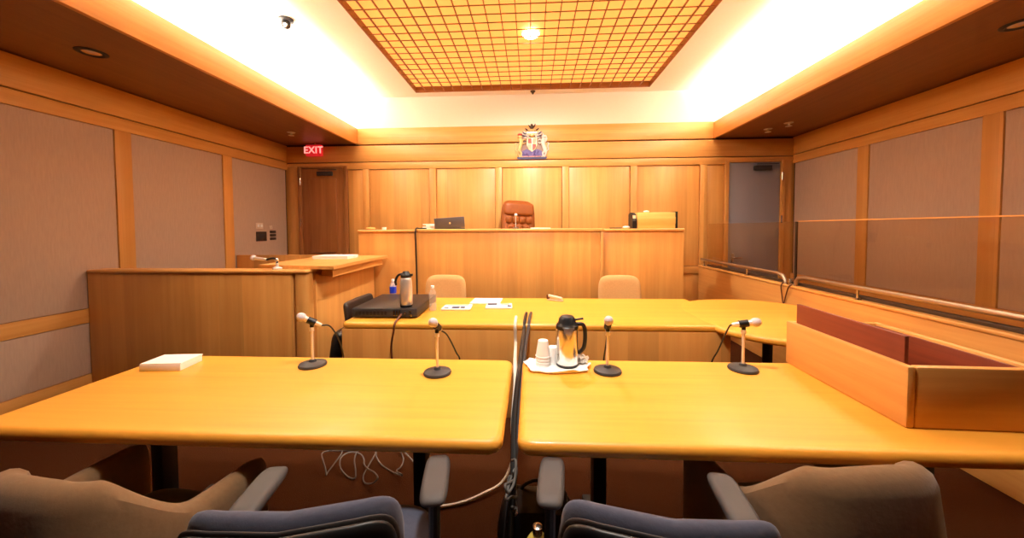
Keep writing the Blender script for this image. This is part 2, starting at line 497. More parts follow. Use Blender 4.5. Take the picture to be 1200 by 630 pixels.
# ------------------------------------------------------------------ fittings
def downlight(x, y, label):
    t = thing('downlight', label, 'downlight', (x, y, SOF), group='recessed lights in the soffits')
    MB().lathe([(.06, .0), (.075, -.012), (.095, -.006), (.098, .0)][::-1], 28).build('trim_ring', M['charcoal'], t)
    MB().lathe([(.058, -.004), (.03, -.010), (.002, -.012)][::-1], 24).build('lens', M['steel'], t)
    return t
downlight(-3.52, 2.77, 'round recessed downlight in the soffit above the left wall')
downlight(3.46, 2.80, 'round recessed downlight in the soffit above the right wall')
def sprinkler(x, y, label):
    t = thing('sprinkler_head', label, 'sprinkler', (x, y, SOF+.006))
    MB().lathe([(.004, -.056), (.04, -.054), (.04, -.048), (.014, -.04), (.016, -.018), (.055, -.010), (.058, 0)], 16).build('deflector', M['silver'], t)
sprinkler(-3.53, 5.2, 'pale sprinkler head on the soffit nearest the red exit sign')
sprinkler(3.53, 5.21, 'pale sprinkler head on the soffit, nearer the right wall panels')
sprinkler(3.445, 5.51, 'pale sprinkler head on the soffit, closest to the grey door')

t = thing('dome_camera', 'small dark security camera on the white ceiling', 'security camera', (-2.55, 3.72, CEIL))
MB().lathe([(.05, -.03), (.07, -.02), (.07, 0)], 24).build('mount', M['charcoal'], t)
m = MB(); m.ball((.0, 0, -.055), .045); m.build('housing', M['black'], t)
m = MB(); m.lathe([(.018, -.004), (.02, .02)], 14, Matrix.Translation((.015, -.035, -.075)) @ Matrix.Rotation(-1.0, 4, 'X')); m.build('lens', M['steel'], t)

t = thing('exit_sign', 'red lit exit sign hanging above the wooden door', 'exit sign', (-3.60, 5.88, SOF))
B(-.132, .132, -.03, .03, -.215, -.03, bev=.008).build('housing', M['exit'], t)
MB().tube([(0, 0, -.03), (0, 0, 0)], .012).build('stem', M['charcoal'], t)
def text(s, size, M4, name, mat, parent, ext=.003, world=False):
    cu = bpy.data.curves.new('t', 'FONT'); cu.body = s; cu.size = size; cu.extrude = ext; cu.align_x = 'CENTER'; cu.align_y = 'CENTER'
    cu.space_character = 1.05; cu.offset = size*.018
    o = bpy.data.objects.new('t', cu); col.objects.link(o)
    bpy.context.view_layer.update()
    dg = bpy.context.evaluated_depsgraph_get()
    me = bpy.data.meshes.new_from_object(o.evaluated_get(dg))
    me.transform(M4); me.materials.clear(); me.materials.append(mat)
    bpy.data.objects.remove(o)
    q = bpy.data.objects.new(name, me); col.objects.link(q); q.parent = parent
    return q
text('EXIT', .155, Matrix.Translation((0, -.031, -.122)) @ Matrix.Rotation(PI/2, 4, 'X'), 'lettering', M['exit_text'], t)

# wall plates by the left wall
def plate(name, y0, y1, z0, z1, mat, label, cat, extra=None):
    t = thing(name, label, cat, (XL+.018, (y0+y1)/2, (z0+z1)/2))
    B(0, .012, -(y1-y0)/2, (y1-y0)/2, -(z1-z0)/2, (z1-z0)/2, bev=.003).build('plate', mat, t)
    if extra: extra(t)
plate('light_switch', 5.26, 5.40, 1.51, 1.60, M['beige_plate'], 'beige light switch on the left wall above the dark control panel', 'light switch',
      lambda t: [B(.012, .02, y-.018, y+.018, -.02, .02, bev=.002).build('rocker', M['paper'], t) for y in (-.032, .032)])
plate('control_panel', 5.26, 5.47, 1.32, 1.465, M['dark_plate'], 'dark control panel on the left wall below the beige switch', 'control panel',
      lambda t: B(.012, .016, -.06, .06, -.03, .04, bev=.002).build('display', M['charcoal'], t))
for k, z in enumerate((1.35, 1.405, 1.46)):
    plate('wall_plate', 5.55, 5.68, z-.02, z+.02, M['dark_plate'],
          ['lowest of the three narrow dark plates beside the control panel', 'middle of the three narrow dark plates beside the control panel', 'topmost of the three narrow dark plates beside the control panel'][k], 'wall plate')
plate('wall_hook', 5.54, 5.60, 1.505, 1.56, M['beige_plate'], 'small pale wall fitting above the narrow dark plates', 'wall fitting',
      lambda t: MB().tube([(.01, 0, .01), (.03, 0, 0), (.035, 0, -.02)], .006).build('hook', M['beige_plate'], t))

# royal arms on the frieze
cr = thing('coat_of_arms', 'painted heraldic coat of arms with lion and unicorn on the frieze', 'coat of arms', (.015, YB-.02, 2.625)); cr.scale = (1.3, 1, 1)
CM = Matrix.Translation((0, -.0, 0)) @ Matrix.Rotation(PI/2, 4, 'X')      # (x, y) -> (x, z), depth to -y
def relief(name, poly, d0, d1, mat, parent=None, sc=.01):
    m = MB(); m.prism([(x*sc, y*sc) for x, y in poly], d0, d1, CM); return m.build(name, M[mat], parent or cr, smooth=False)
def limb(m, pts, r, d):
    m.tube([(x*.01, -d, z*.01) for x, z in pts], [q*.01 for q in r], 8)
sh = relief('shield', [(-6, 34), (-6, 22), (-4, 16), (0, 12), (4, 16), (6, 22), (6, 34)], .0, .03, 'gold')
relief('shield_quarter', [(-5.4, 33.4), (-5.4, 25), (-.4, 25), (-.4, 33.4)], .03, .034, 'red', sh); relief('shield_quarter', [(.4, 24.2), (5.4, 24.2), (5.2, 20), (3.6, 16.4), (.4, 13.2)], .03, .034, 'red', sh)
relief('shield_quarter', [(.4, 33.4), (.4, 25), (5.4, 25), (5.4, 33.4)], .03, .034, 'pink', sh); relief('shield_quarter', [(-.4, 24.2), (-5.4, 24.2), (-5.2, 20), (-3.6, 16.4), (-.4, 13.2)], .03, .034, 'pink', sh)
m = MB(); m.prism([(x*.01, y*.01) for x, y in [(-6, 41), (6, 41), (6.5, 44), (4, 43.6), (-4, 43.6), (-6.5, 44)]], 0, .035, CM)
for a in range(5):
    xx = -5 + 2.5*a
    limb(m, [(xx, 43), (xx*.9, 46.5), (xx*.3, 48.6)], [.9, .8, .7], .02)
m.ball((0, -.02, .498), .013)
m.build('crown', M['gold'], cr)
relief('backing', [(-17, 2), (17, 2), (17.5, 14), (15.5, 24), (16.6, 34), (12, 39), (12.5, 44), (7, 42), (3, 47), (-3, 47), (-7, 42), (-12.5, 44), (-12, 39), (-16.6, 34), (-15.5, 24), (-17.5, 14)], -.001, .006, 'arms_back')
m = MB(); limb(m, [(0, 48.5), (0, 53), (-.5, 56.5)], [2.0, 2.2, 1.1], .02); limb(m, [(-.2, 50), (-2.6, 52.5), (-4.4, 55)], [1.2, 1., .6], .02); limb(m, [(.4, 50), (3, 53), (4.2, 56.5)], [1.2, 1., .6], .02)
for xx in (-6.5, 6.5): limb(m, [(xx*.6, 45.5), (xx, 47.5), (xx*1.3, 50)], [1., 1.1, .5], .015)
m.build('crest_lion', M['dark_plate'], cr)
m = MB(); m.ball((0, -.025, .385), .03, 14, 8, (1.1, .7, 1)); m.build('helmet', M['gold'], cr)
for s in (-1, 1):
    m = MB()
    limb(m, [(s*2, 40), (s*6, 39), (s*8, 42), (s*10, 45)], [1., 1.5, 1.6, .5], .015)
    limb(m, [(s*4, 37), (s*8, 37), (s*11, 40), (s*12.5, 43)], [1., 1.4, 1.3, .4], .015)
    limb(m, [(s*5, 36), (s*8, 34.5), (s*10, 35.5)], [1., 1.3, .6], .015)
    b = m.build('mantling', M['silver'], cr)
    m = MB(); limb(m, [(s*7, 41), (s*9.5, 41.5), (s*12, 44.5)], [.6, .8, .4], .028); limb(m, [(s*6, 36), (s*10, 37.5), (s*12, 39)], [.6, .9, .3], .028); m.build('mantling_lining', M['navy'], b)
def beast(name, s, mat, horn):
    m = MB()
    limb(m, [(s*16.5, 12), (s*15.5, 18), (s*13.8, 24), (s*13.6, 29), (s*15, 34)], [2., 2.6, 2.4, 2.8, 2.0], .02)     # body and neck
    m.ball((s*.152, -.022, .362), .028, 14, 10, (1.1, .8, .9)); limb(m, [(s*14.4, 36), (s*12.4, 35)], [1.8, 1.1], .022)      # head, muzzle
    limb(m, [(s*13.2, 29), (s*9.5, 31.5), (s*7.6, 30)], [1.4, 1.1, .9], .03)
    limb(m, [(s*13.2, 26), (s*9.6, 25), (s*7.6, 26.6)], [1.4, 1.1, .9], .03)
    limb(m, [(s*16.2, 13), (s*13.4, 9.5), (s*14, 5), (s*11.8, 3.4)], [2., 1.3, 1., 1.], .03)
    limb(m, [(s*17, 13), (s*17.4, 8.5), (s*16.2, 5), (s*14.6, 3)], [2., 1.4, 1., 1.], .02)
    b = m.build(name, M[mat], cr)
    q = MB(); limb(q, [(s*17.5, 12), (s*20.5, 15), (s*20, 21), (s*21, 25), (s*19.6, 27)], [.8, .7, .7, 1.0, .5], .015); q.build('tail', M[mat], b)
    q = MB()
    if horn:
        limb(q, [(s*14.6, 38), (s*12.6, 43)], [.7, .2], .022)
        limb(q, [(s*17.4, 37), (s*18, 32), (s*17, 27)], [1., 1.4, .6], .018); q.build('horn_and_mane', M['silver'], b)
    else:
        q.lathe([(.026, 0), (.03, .02), (.016, .028), (.005, .036)], 12, Matrix.Translation((s*.152, -.022, .385))); q.build('little_crown', M['red'], b)
beast('lion', -1, 'gold', False); beast('unicorn', 1, 'silver', True)
m = MB()
m.prism([(x*.01, y*.01) for x, y in [(-17, 0), (17, 0), (16, 4), (13.5, 8), (12, 13), (7, 16), (3, 14), (0, 17), (-3, 14), (-7, 16), (-12, 13), (-13.5, 8), (-16, 4)]], 0, .022, CM)
for k in range(26):
    m.ball((random.uniform(-.115, .115), -.024, random.uniform(.03, .125)), random.uniform(.008, .014), 8, 6)
m.build('compartment', M['purple'], cr)
relief('motto_scroll', [(-18, 0), (18, 0), (19, 3.4), (12, 2.6), (0, 3.6), (-12, 2.6), (-19, 3.4)], .022, .03, 'navy')
relief('motto_band', [(-11, 3.6), (11, 3.6), (11, 4.6), (-11, 4.6)], .022, .034, 'pink')

# ------------------------------------------------------------------ judge's bench on its dais
struct(B(-2.2, 1.85, 4.62, YB-.0, 0, .55).build('floor_dais', M['carpet'], smooth=False))
BX0, BX1, BY, BZ = -2.24, 1.885, 4.57, 1.487
bench = thing('judges_bench', 'long high wooden bench below the coat of arms', 'bench', ((BX0+BX1)/2, BY, 0))
def wpart(nm, mb, mat, par): return mb.build(nm, M[mat], par, world=True)
wpart('front_panel', B(BX0, -1.478, BY+.01, BY+.05, 0, BZ-.035, bev=.003), 'wood', bench)
wpart('front_panel', B(-1.47, .86, BY, BY+.05, 0, BZ-.035, bev=.003), 'wood', bench)
wpart('front_panel', B(.90, BX1, BY+.01, BY+.05, 0, BZ-.035, bev=.003), 'wood', bench)
wpart('corner_post', B(.862, .898, BY-.01, BY+.05, 0, BZ-.033, bev=.006), 'wood', bench)
wpart('end_panel', B(BX0, BX0+.04, BY+.052, 5.2, 0, BZ-.035, bev=.003), 'wood', bench)
wpart('end_panel', B(BX1-.04, BX1, BY+.052, 5.2, 0, BZ-.035, bev=.003), 'wood', bench)
m = MB(); m.slab(BX0-.01, -1.474, BY-.015, 5.2, BZ-.034, BZ, .03, .012); wpart('bench_top', m, 'wood_x', bench)
m = MB(); m.slab(-1.472, .90, BY-.02, 5.2, BZ-.034, BZ+.006, .03, .012); wpart('bench_top', m, 'wood_x', bench)
m = MB(); m.slab(.902, BX1+.01, BY-.015, 5.2, BZ-.034, BZ, .03, .012); wpart('bench_top', m, 'wood_x', bench)
ZT = BZ+.006

# judge's chair
jc = thing('judges_chair', 'high-backed button-tufted brown leather chair behind the bench', 'chair', (-.17, 5.48, .555), PI+.30); jc.rotation_euler.y = -.05
def jmap(u, v, d): return (u*(1-.05*v), -.25 - d + .02*u*u*4 - .16*(v+.35), .97+v)
m = MB(); m.pad(.56, .84, .12, jmap, 5., .3); m.build('backrest', M['leather'], jc)
m = MB()
m.pad(.50, .22, .10, lambda u, v, d: (u, jmap(u, v+.28, 0)[1]+.05+d, .97+v+.28), 5., .5); m.build('headrest', M['leather'], jc)
for r_ in range(4):
    for q in range(4 if r_ % 2 == 0 else 3):
        u = (-.165 + .11*q) if r_ % 2 == 0 else (-.11+.11*q)
        v = .10 - r_*.12
        y_ = jmap(u, v, 0)[1]
        m = MB(); m.pad(.115, .125, .07, (lambda uu, vv, d, u=u, v=v, y_=y_: (u+uu, y_+.055+d, .97+v+vv)), 3., .8, 20, 6); m.build('tuft', M['leather'], jc)
m = MB(); m.pad(.54, .52, .14, lambda u, v, d: (u, .02+v, .46+d), 5., .3); m.build('seat', M['leather'], jc)
for s in (-1, 1):
    m = MB(); m.box(s*.30-.035, s*.30+.035, -.22, .22, .64, .69, bev=.02); m.tube([(s*.3, .17, .65), (s*.3, .15, .5), (s*.26, .1, .42)], .02); m.build('armrest', M['leather'], jc)
def star_base(par, zs=.40, mat='black', r=.3):
    m = MB(); m.lathe([(.03, .10), (.03, .24), (.02, .24), (.02, zs)], 16); m.build('gas_column', M[mat], par)
    m = MB()
    for k in range(5):
        a = 2*PI*k/5+.3
        m.tube([(0, 0, .12), (.12*cos(a), .12*sin(a), .11), (r*cos(a), r*sin(a), .075)], [.028, .024, .016], 8)
    b = m.build('star_base', M[mat], par)
    for k in range(5):
        a = 2*PI*k/5+.3
        m = MB(); m.lathe([(.012, -.022), (.028, -.018), (.028, .018), (.012, .022)], 16, Matrix.Translation((r*cos(a), r*sin(a), .029)) @ Matrix.Rotation(a, 4, 'Z') @ Matrix.Rotation(PI/2, 4, 'X'))
        m.tube([(r*cos(a), r*sin(a), .05), (r*cos(a), r*sin(a), .08)], .012, 8)
        m.build('caster', M['black'], b)
star_base(jc)

# things on the bench
t = thing('laptop', 'open dark grey laptop on the bench, seen from behind its lid', 'laptop', (-1.10, 4.86, ZT), .18)
B(-.20, .20, -.02, .24, 0, .02, bev=.005).build('keyboard_base', M['laptop'], t)
m = MB(); m.box(-.20, .20, -.008, .008, 0, .15, bev=.004, M4=Matrix.Translation((0, -.03, .012)) @ Matrix.Rotation(-.07, 4, 'Y') @ Matrix.Rotation(.35, 4, 'X')); lid = m.build('lid', M['laptop'], t)
m = MB(); m.lathe([(.012, 0), (.012, .002)], 16, Matrix.Translation((0, -.066, .08)) @ Matrix.Rotation(.35, 4, 'X') @ Matrix.Rotation(PI/2, 4, 'X')); m.build('lid_badge', M['chrome'], lid)
t = thing('paper_stack', 'small fanned stack of white papers beside the laptop on the bench', 'papers', (-1.385, 4.85, ZT-.006+.006))
for k, (dx, a) in enumerate(((0, .1), (-.01, -.06), (.015, .2), (0, -.15))):
    m = MB(); m.box(-.05, .05, -.09, .09, k*.018, k*.018+.016, M4=Matrix.Translation((dx, 0, 0)) @ Matrix.Rotation(a, 4, 'Z')); m.build('sheet_pile', M['paper'], t, smooth=False)
t = thing('bench_microphone', 'slim white microphone standing before the judge\'s chair', 'microphone', (-.205, 4.75, ZT))
MB().lathe([(.045, 0), (.045, .012), (.012, .02), (.008, .02)], 24).build('base', M['charcoal'], t)
MB().tube([(0, 0, .018), (0, 0, .10), (.002, -.004, .165)], .005).build('gooseneck', M['silver'], t)
m = MB(); m.ball((.003, -.006, .18), .020); m.build('windscreen', M['foam'], t)
m = MB(); m.slab(-.13, .13, -.10, .10, 0, .012, .004, .001); tag(m.build('paper_sheets', M['paper']), 'loose white sheets on the bench in front of the leather chair', 'papers').location = (.12, 4.82, ZT)
m = MB(); m.ball((0, 0, .018), .05, 14, 8, (1, .7, .36)); tag(m.build('tissue', M['paper']), 'crumpled white tissue on the bench near the pale wooden box', 'tissue').location = (1.24, 4.8, BZ)
m = MB(); m.tube([(-.08, 0, .008), (.07, .01, .008), (.085, .011, .008)], [.007, .007, .002]); tag(m.build('pen', M['black']), 'dark pen lying on the bench near the crumpled tissue', 'pen').location = (1.10, 4.78, BZ)
m = MB(); m.ball((0, 0, .017), .045, 14, 8, (1.4, .8, .38)); tag(m.build('cloth', M['palewood']), 'folded tan cloth at the end of the bench by the wooden door', 'cloth').location = (-2.12, 4.68, BZ)
m = MB(); m.lathe([(.025, 0), (.03, .035), (.027, .035), (.02, .01)], 18); tag(m.build('paper_cup', M['paper']), 'tiny white paper cup on the bench end by the wooden door', 'cup').location = (-1.94, 4.68, BZ)

t = thing('file_box', 'pale wooden desk box on the bench between two black binders', 'box', (1.60, 4.84, BZ+.001))
B(-.235, .235, -.12, .12, 0, .205, bev=.004).build('box_body', M['palewood'], t)
B(-.237, .237, -.123, -.119, .06, .145, bev=.001).build('front_board', M['palewood'], t)
m = MB(); m.ball((0, 0, .0), .03, 12, 8, (1.3, 1, .5)); tag(m.build('paper_scrap', M['paper']), 'white scrap of paper on top of the pale wooden box', 'paper').location = (1.50, 4.82, BZ+.22)
def binder(loc, label, rnd):
    t = thing('binder', label, 'binder', loc)
    m = MB()
    if rnd:
        pr = [(-.10, 0), (.10, 0), (.10, .19), (.02, .21), (-.06, .18), (-.10, .10)]
    else:
        pr = [(-.11, 0), (.11, 0), (.11, .215), (-.11, .215)]
    w = .028 if rnd else .014
    m.prism(pr, -w, w, Matrix.Rotation(PI/2, 4, 'Z') @ Matrix.Rotation(PI/2, 4, 'X'))
    m.build('cover', M['black'], t, smooth=False)
    B(-w*.7, w*.7, -.085, .09, .01, .172 if rnd else .19).build('pages', M['cream'], t)
binder((1.331, 4.84, BZ), 'black binder with sloped top on the left of the pale wooden box', True)
binder((1.853, 4.84, BZ), 'thin black binder on the right of the pale wooden box', False)
m = MB(); m.tube(smooth_path([(-1.40, 4.75, ZT+.008), (-1.44, 4.62, ZT+.008), (-1.474, BY-.028, ZT-.005), (-1.474, BY-.03, 1.3), (-1.474, BY-.012, 1.0), (-1.47, BY-.012, .5), (-1.46, BY-.02, .05), (-1.40, BY-.1, .012)]), .009)
tag(m.build('bench_cable', M['cable_black']), 'black cable running straight down the front of the judge\'s bench', 'cable')

# ------------------------------------------------------------------ witness stand
WX1, WY0, WY1, WZ = -2.03, 3.15, 4.92, 1.13
ws = thing('witness_stand', 'wooden panelled witness stand against the left wall', 'witness stand', (-3.1, 3.15, 0))
wpart('front_panel', B(XL+.035, WX1-.14, WY0, WY0+.05, 0, WZ-.03, bev=.003), 'wood', ws)
m = MB(); m.slab(WX1-.139, WX1, WY0-.003, WY0+.14, 0, WZ-.03, .06, .002); wpart('corner_post', m, 'wood', ws)
wpart('side_panel', B(WX1-.05, WX1, WY0+.14, BY-.02, 0, WZ-.03, bev=.003), 'wood', ws)
wpart('rear_panel', B(XL+.035, -2.30, WY1-.05, WY1, 0, WZ+.01, bev=.003), 'wood', ws)
m = MB(); m.slab(XL+.035, WX1+.012, WY0-.02, WY0+.16, WZ-.03, WZ, .03, .013); wpart('top_rail', m, 'wood_x', ws)
m = MB(); m.slab(WX1-.06, WX1+.012, WY0+.162, BY-.02, WZ-.03, WZ, .02, .013); wpart('top_rail', m, 'wood_y', ws)
m = MB(); m.prism([(-2.62, 3.33), (-2.10, 3.22), (-1.80, 3.19), (-1.83, 4.52), (-2.62, 4.52)], WZ+.002, WZ+.032); wpart('writing_shelf', m, 'wood_y', ws)
m = MB(); m.prism([(WX1+.013, 3.36), (WX1+.18, 3.26), (WX1+.16, 4.44), (WX1+.013, 4.44)], WZ-.075, WZ+.001); wpart('shelf_bracket', m, 'wood_y', ws)
t = thing('document_stack', 'thick white stack of documents on the witness stand shelf', 'papers', (-2.27, 4.08, WZ+.032), .03)
B(-.20, .20, -.13, .13, 0, .018).build('page_block', M['paper'], t, smooth=False); B(-.203, .203, -.132, .128, .0185, .034).build('cover_sheets', M['foam'], t, smooth=False)
t = thing('microphone', 'microphone on a bent boom lying over the witness stand rail', 'microphone', (-2.35, 3.215, WZ))
MB().lathe([(.04, 0), (.042, .012), (.03, .02), (.012, .026), (.012, .06)], 20).build('base', M['silver'], t)
MB().tube(smooth_path([(0, 0, .05), (.0, 0, .085), (-.05, .02, .10), (-.13, .03, .085)]), .010).build('boom', M['black'], t)
m = MB(); m.tube([(-.12, .03, .087), (-.25, .05, .10)], [.012, .016], 12); b = m.build('microphone_body', M['brass'], t)
m = MB(); m.ball((-.272, .055, .102), .026); m.build('grille', M['grille'], b)
m = MB(); m.ball((0, 0, .088), .018); m.build('swivel', M['chrome'], t)

# ------------------------------------------------------------------ dock partition with glass screen
PX, PT, PZ = 2.645, .10, .905
pt = thing('dock_partition', 'low wooden partition with a glass screen and metal handrail', 'partition', (PX, 2.0, 0))
wpart('wood_panel', B(PX, PX+PT, YF+.05, 5.86, 0, PZ-.03, bev=.003), 'wood_y', pt)
m = MB(); m.slab(PX-.012, PX+PT+.012, YF+.05, 5.87, PZ-.03, PZ, .02, .012); wpart('ledge', m, 'wood_y', pt)
for y0, y1 in ((YF+.06, 3.84), (3.87, 5.68)):
    wpart('glass_pane', B(PX+.06, PX+.072, y0, y1, PZ-.001, 1.552, bev=.001), 'glass', pt)
wpart('glass_joint', B(PX+.056, PX+.076, 3.845, 3.862, PZ-.001, 1.553), 'dark_plate', pt)
wpart('glass_edge', B(PX+.0605, PX+.0715, YF+.07, 3.83, 1.5522, 1.560), 'wood_y', pt)
wpart('glass_channel', B(PX+.045, PX+.087, YF+.06, 5.68, PZ, PZ+.028, bev=.003), 'dark_plate', pt)
HR = PX+.015
for pts in ([(HR, 5.80, 1.0), (HR, 5.0, 1.0), (HR, 4.05, 1.0), (HR, 3.96, .985), (HR, 3.925, .94), (HR, 3.92, PZ)], [(HR, 3.78, PZ), (HR, 3.77, .94), (HR, 3.74, .985), (HR, 3.65, 1.0), (HR, 2.0, 1.0), (HR, YF+.1, 1.0)]):
    m = MB(); m.tube(pts, .019, 14); wpart('handrail', m, 'rail', pt)
for y in (5.72, 4.6, 3.08, 1.8, .6):
    m = MB(); m.lathe([(.026, PZ), (.024, PZ+.012), (.010, PZ+.018), (.010, .99)], 14, Matrix.Translation((HR, y, 0))); wpart('rail_bracket', m, 'chrome', pt)
m = MB(); m.box(HR-.025, HR+.03, 3.83, 3.87, PZ, .97, bev=.006); wpart('glass_clamp', m, 'chrome', pt)
m = MB(); m.tube(smooth_path([(PX+.0, 3.93, PZ+.012), (PX-.022, 3.93, PZ-.02), (PX-.018, 3.925, .8), (PX-.016, 3.90, .70), (PX-.018, 3.86, .8), (PX-.022, 3.82, PZ-.02), (PX+.0, 3.80, PZ+.012)]), .006)
tag(m.build('hanging_cable', M['cable_brown']), 'thin brown cable looped over the dock partition ledge', 'cable')

# ------------------------------------------------------------------ counsel tables
TZ = .75
def counsel_table(x0, x1, y0, y1, label):
    t = thing('counsel_table', label, 'table', ((x0+x1)/2, (y0+y1)/2, 0), group='front counsel tables')
    m = MB(); m.slab(x0, x1, y0, y1, TZ-.056, TZ, .055, .027); wpart('table_top', m, 'top', t)
    for x in (x0+.36, x1-.42):
        m = MB(); m.box(x-.03, x+.03, 1.62, 1.70, .03, TZ-.056, bev=.006)
        m.box(x-.035, x+.035, y0+.12, y1-.1, 0.0, .035, bev=.01); m.box(x-.03, x+.03, y0+.12, y1-.12, TZ-.09, TZ-.057, bev=.004)
        wpart('leg', m, 'black', t)
    return t
counsel_table(-2.18, -.105, 1.235, 2.045, 'long front table holding a paper stack and two microphones')
counsel_table(-.052, 2.13, 1.235, 2.065, 'long front table holding the white tray and the open wooden box')

# clerk's desk with rounded bulb end
dk = thing('clerk_desk', 'long wooden desk below the bench with a rounded end on a post', 'desk', (0, 3.3, 0), .012)
m = MB(); m.slab(-1.53, 1.62, 2.80, 3.87, TZ-.056, TZ, .05, .022); wpart('desk_top', m, 'top', dk)
m = MB(); m.slab(1.37, 2.61, 2.40, 3.86, TZ-.049, TZ+.001, .56, .022, 16); wpart('bulb_top', m, 'top', dk)
wpart('front_panel', B(-1.525, 1.512, 2.803, 2.85, 0, TZ-.051, bev=.003), 'wood', dk)
wpart('end_panel', B(-1.515, -1.48, 3.60, 3.80, 0, TZ-.05, bev=.003), 'wood', dk)
wpart('end_panel', B(1.475, 1.51, 2.851, 3.80, 0, TZ-.05, bev=.003), 'wood', dk)
m = MB(); m.lathe([(.24, 0), (.24, .012), (.06, .03), (.036, .035), (.036, TZ-.07), (.12, TZ-.065), (.12, TZ-.05)], 24, Matrix.Translation((1.97, 3.1, 0))); wpart('post_leg', m, 'black', dk)

# open wooden box on the right table
bx = thing('wooden_box', 'open-topped wooden box on the end of the front table', 'box', (1.632, 1.72, TZ), -.03)
BW, BD, BH = .235, .335, .232
B(-BW, -BW+.03, -BD, BD, 0, BH, bev=.008).build('side_board', M['wood_y'], bx)
B(BW-.03, BW, -BD, BD, 0, BH, bev=.008).build('side_board', M['wood_y'], bx)
B(-BW+.03, BW-.03, -BD, -BD+.03, 0, BH, bev=.008).build('end_board', M['wood_x'], bx)
B(-BW+.03, BW-.03, BD-.03, BD, 0, BH, bev=.008).build('end_board', M['wood_x'], bx)
B(-BW+.03, BW-.03, -BD+.03, BD-.03, 0, .02).build('bottom_board', M['redwood'], bx)
B(-BW+.032, -BW+.047, -BD+.05, BD-.032, .02, BH+.10, bev=.002).build('inner_board', M['redwood'], bx)
B(BW-.044, BW-.032, -BD+.032, BD-.032, .02, BH-.012, bev=.002).build('shade_lining', M['redwood'], bx)  # dark sheet standing for the shade inside the right board

# ------------------------------------------------------------------ desk microphones
def desk_mic(loc, dirv, label, cab):
    t = thing('desk_microphone', label, 'microphone', loc, group='microphones on the front tables')
    MB().lathe([(.070, 0), (.072, .006), (.068, .014), (.05, .020), (.02, .024), (.016, .034)], 36).build('base', M['charcoal'], t)
    MB().lathe([(.007, .03), (.007, .19), (.012, .192), (.012, .212), (.008, .214)], 16).build('pole', M['brass'], t)
    d = Vector(dirv).normalized()
    p = Vector((0, 0, .245))
    m = MB(); m.tube([(0, 0, .21), (0, 0, .232), p - Vector((0,0,.004))], [.010, .010, .008], 10)
    m.tube([p - d*.022, p + d*.022], .019, 14); m.build('clip', M['black'], t)
    m = MB(); m.tube([p-d*.055, p-d*.05, p+d*.035, p+d*.045], [.008, .011, .015, .021], 14); b = m.build('microphone_body', M['brass'], t)
    q = d.to_track_quat('Z', 'Y').to_matrix().to_4x4()
    m = MB(); m.lathe([(.017, .038), (.022, .046), (.0235, .056), (.021, .068), (.014, .078), (.004, .082)], 20, Matrix.Translation(p) @ q); m.build('grille', M['grille'], b)
    m = MB(); m.tube(smooth_path([p-d*.052] + [Vector(c) for c in cab]), .0042, 8); m.build('microphone_cable', M['cable_black'], t)
    return t
desk_mic((-1.205, 1.905, TZ), (-.8, -.35, .5), 'desk microphone tilted left, nearest the white paper stack', [(.08, .05, .20), (.095, .12, .08), (.09, .165, -.06), (.09, .17, -.3)])
desk_mic((-.488, 1.825, TZ), (-.12, -.75, .55), 'upright desk microphone nearest the gap between the front tables', [(.03, .10, .17), (.06, .18, .05), (.07, .245, -.04), (.07, .25, -.3)])
desk_mic((.395, 1.885, TZ), (-.08, -.75, .6), 'desk microphone beside the white tray and steel jug', [(.02, .09, .2), (.02, .14, .1), (.02, .21, -.05), (.02, .22, -.3)])
desk_mic((1.11, 1.94, TZ), (.95, -.25, .2), 'desk microphone tilted right, nearest the open wooden box', [(-.06, .03, .215), (-.085, .08, .08), (-.09, .155, -.05), (-.09, .16, -.3)])

# paper stack, left table
t = thing('paper_stack', 'thick white paper stack on the far corner of the front table', 'papers', (-2.0, 1.86, TZ), .10)
B(-.085, .125, -.07, .075, 0, .034, bev=.002).build('page_block', M['paper'], t)
B(-.083, .127, -.068, .077, .0345, .040).build('cover_sheet', M['foam'], t, smooth=False)

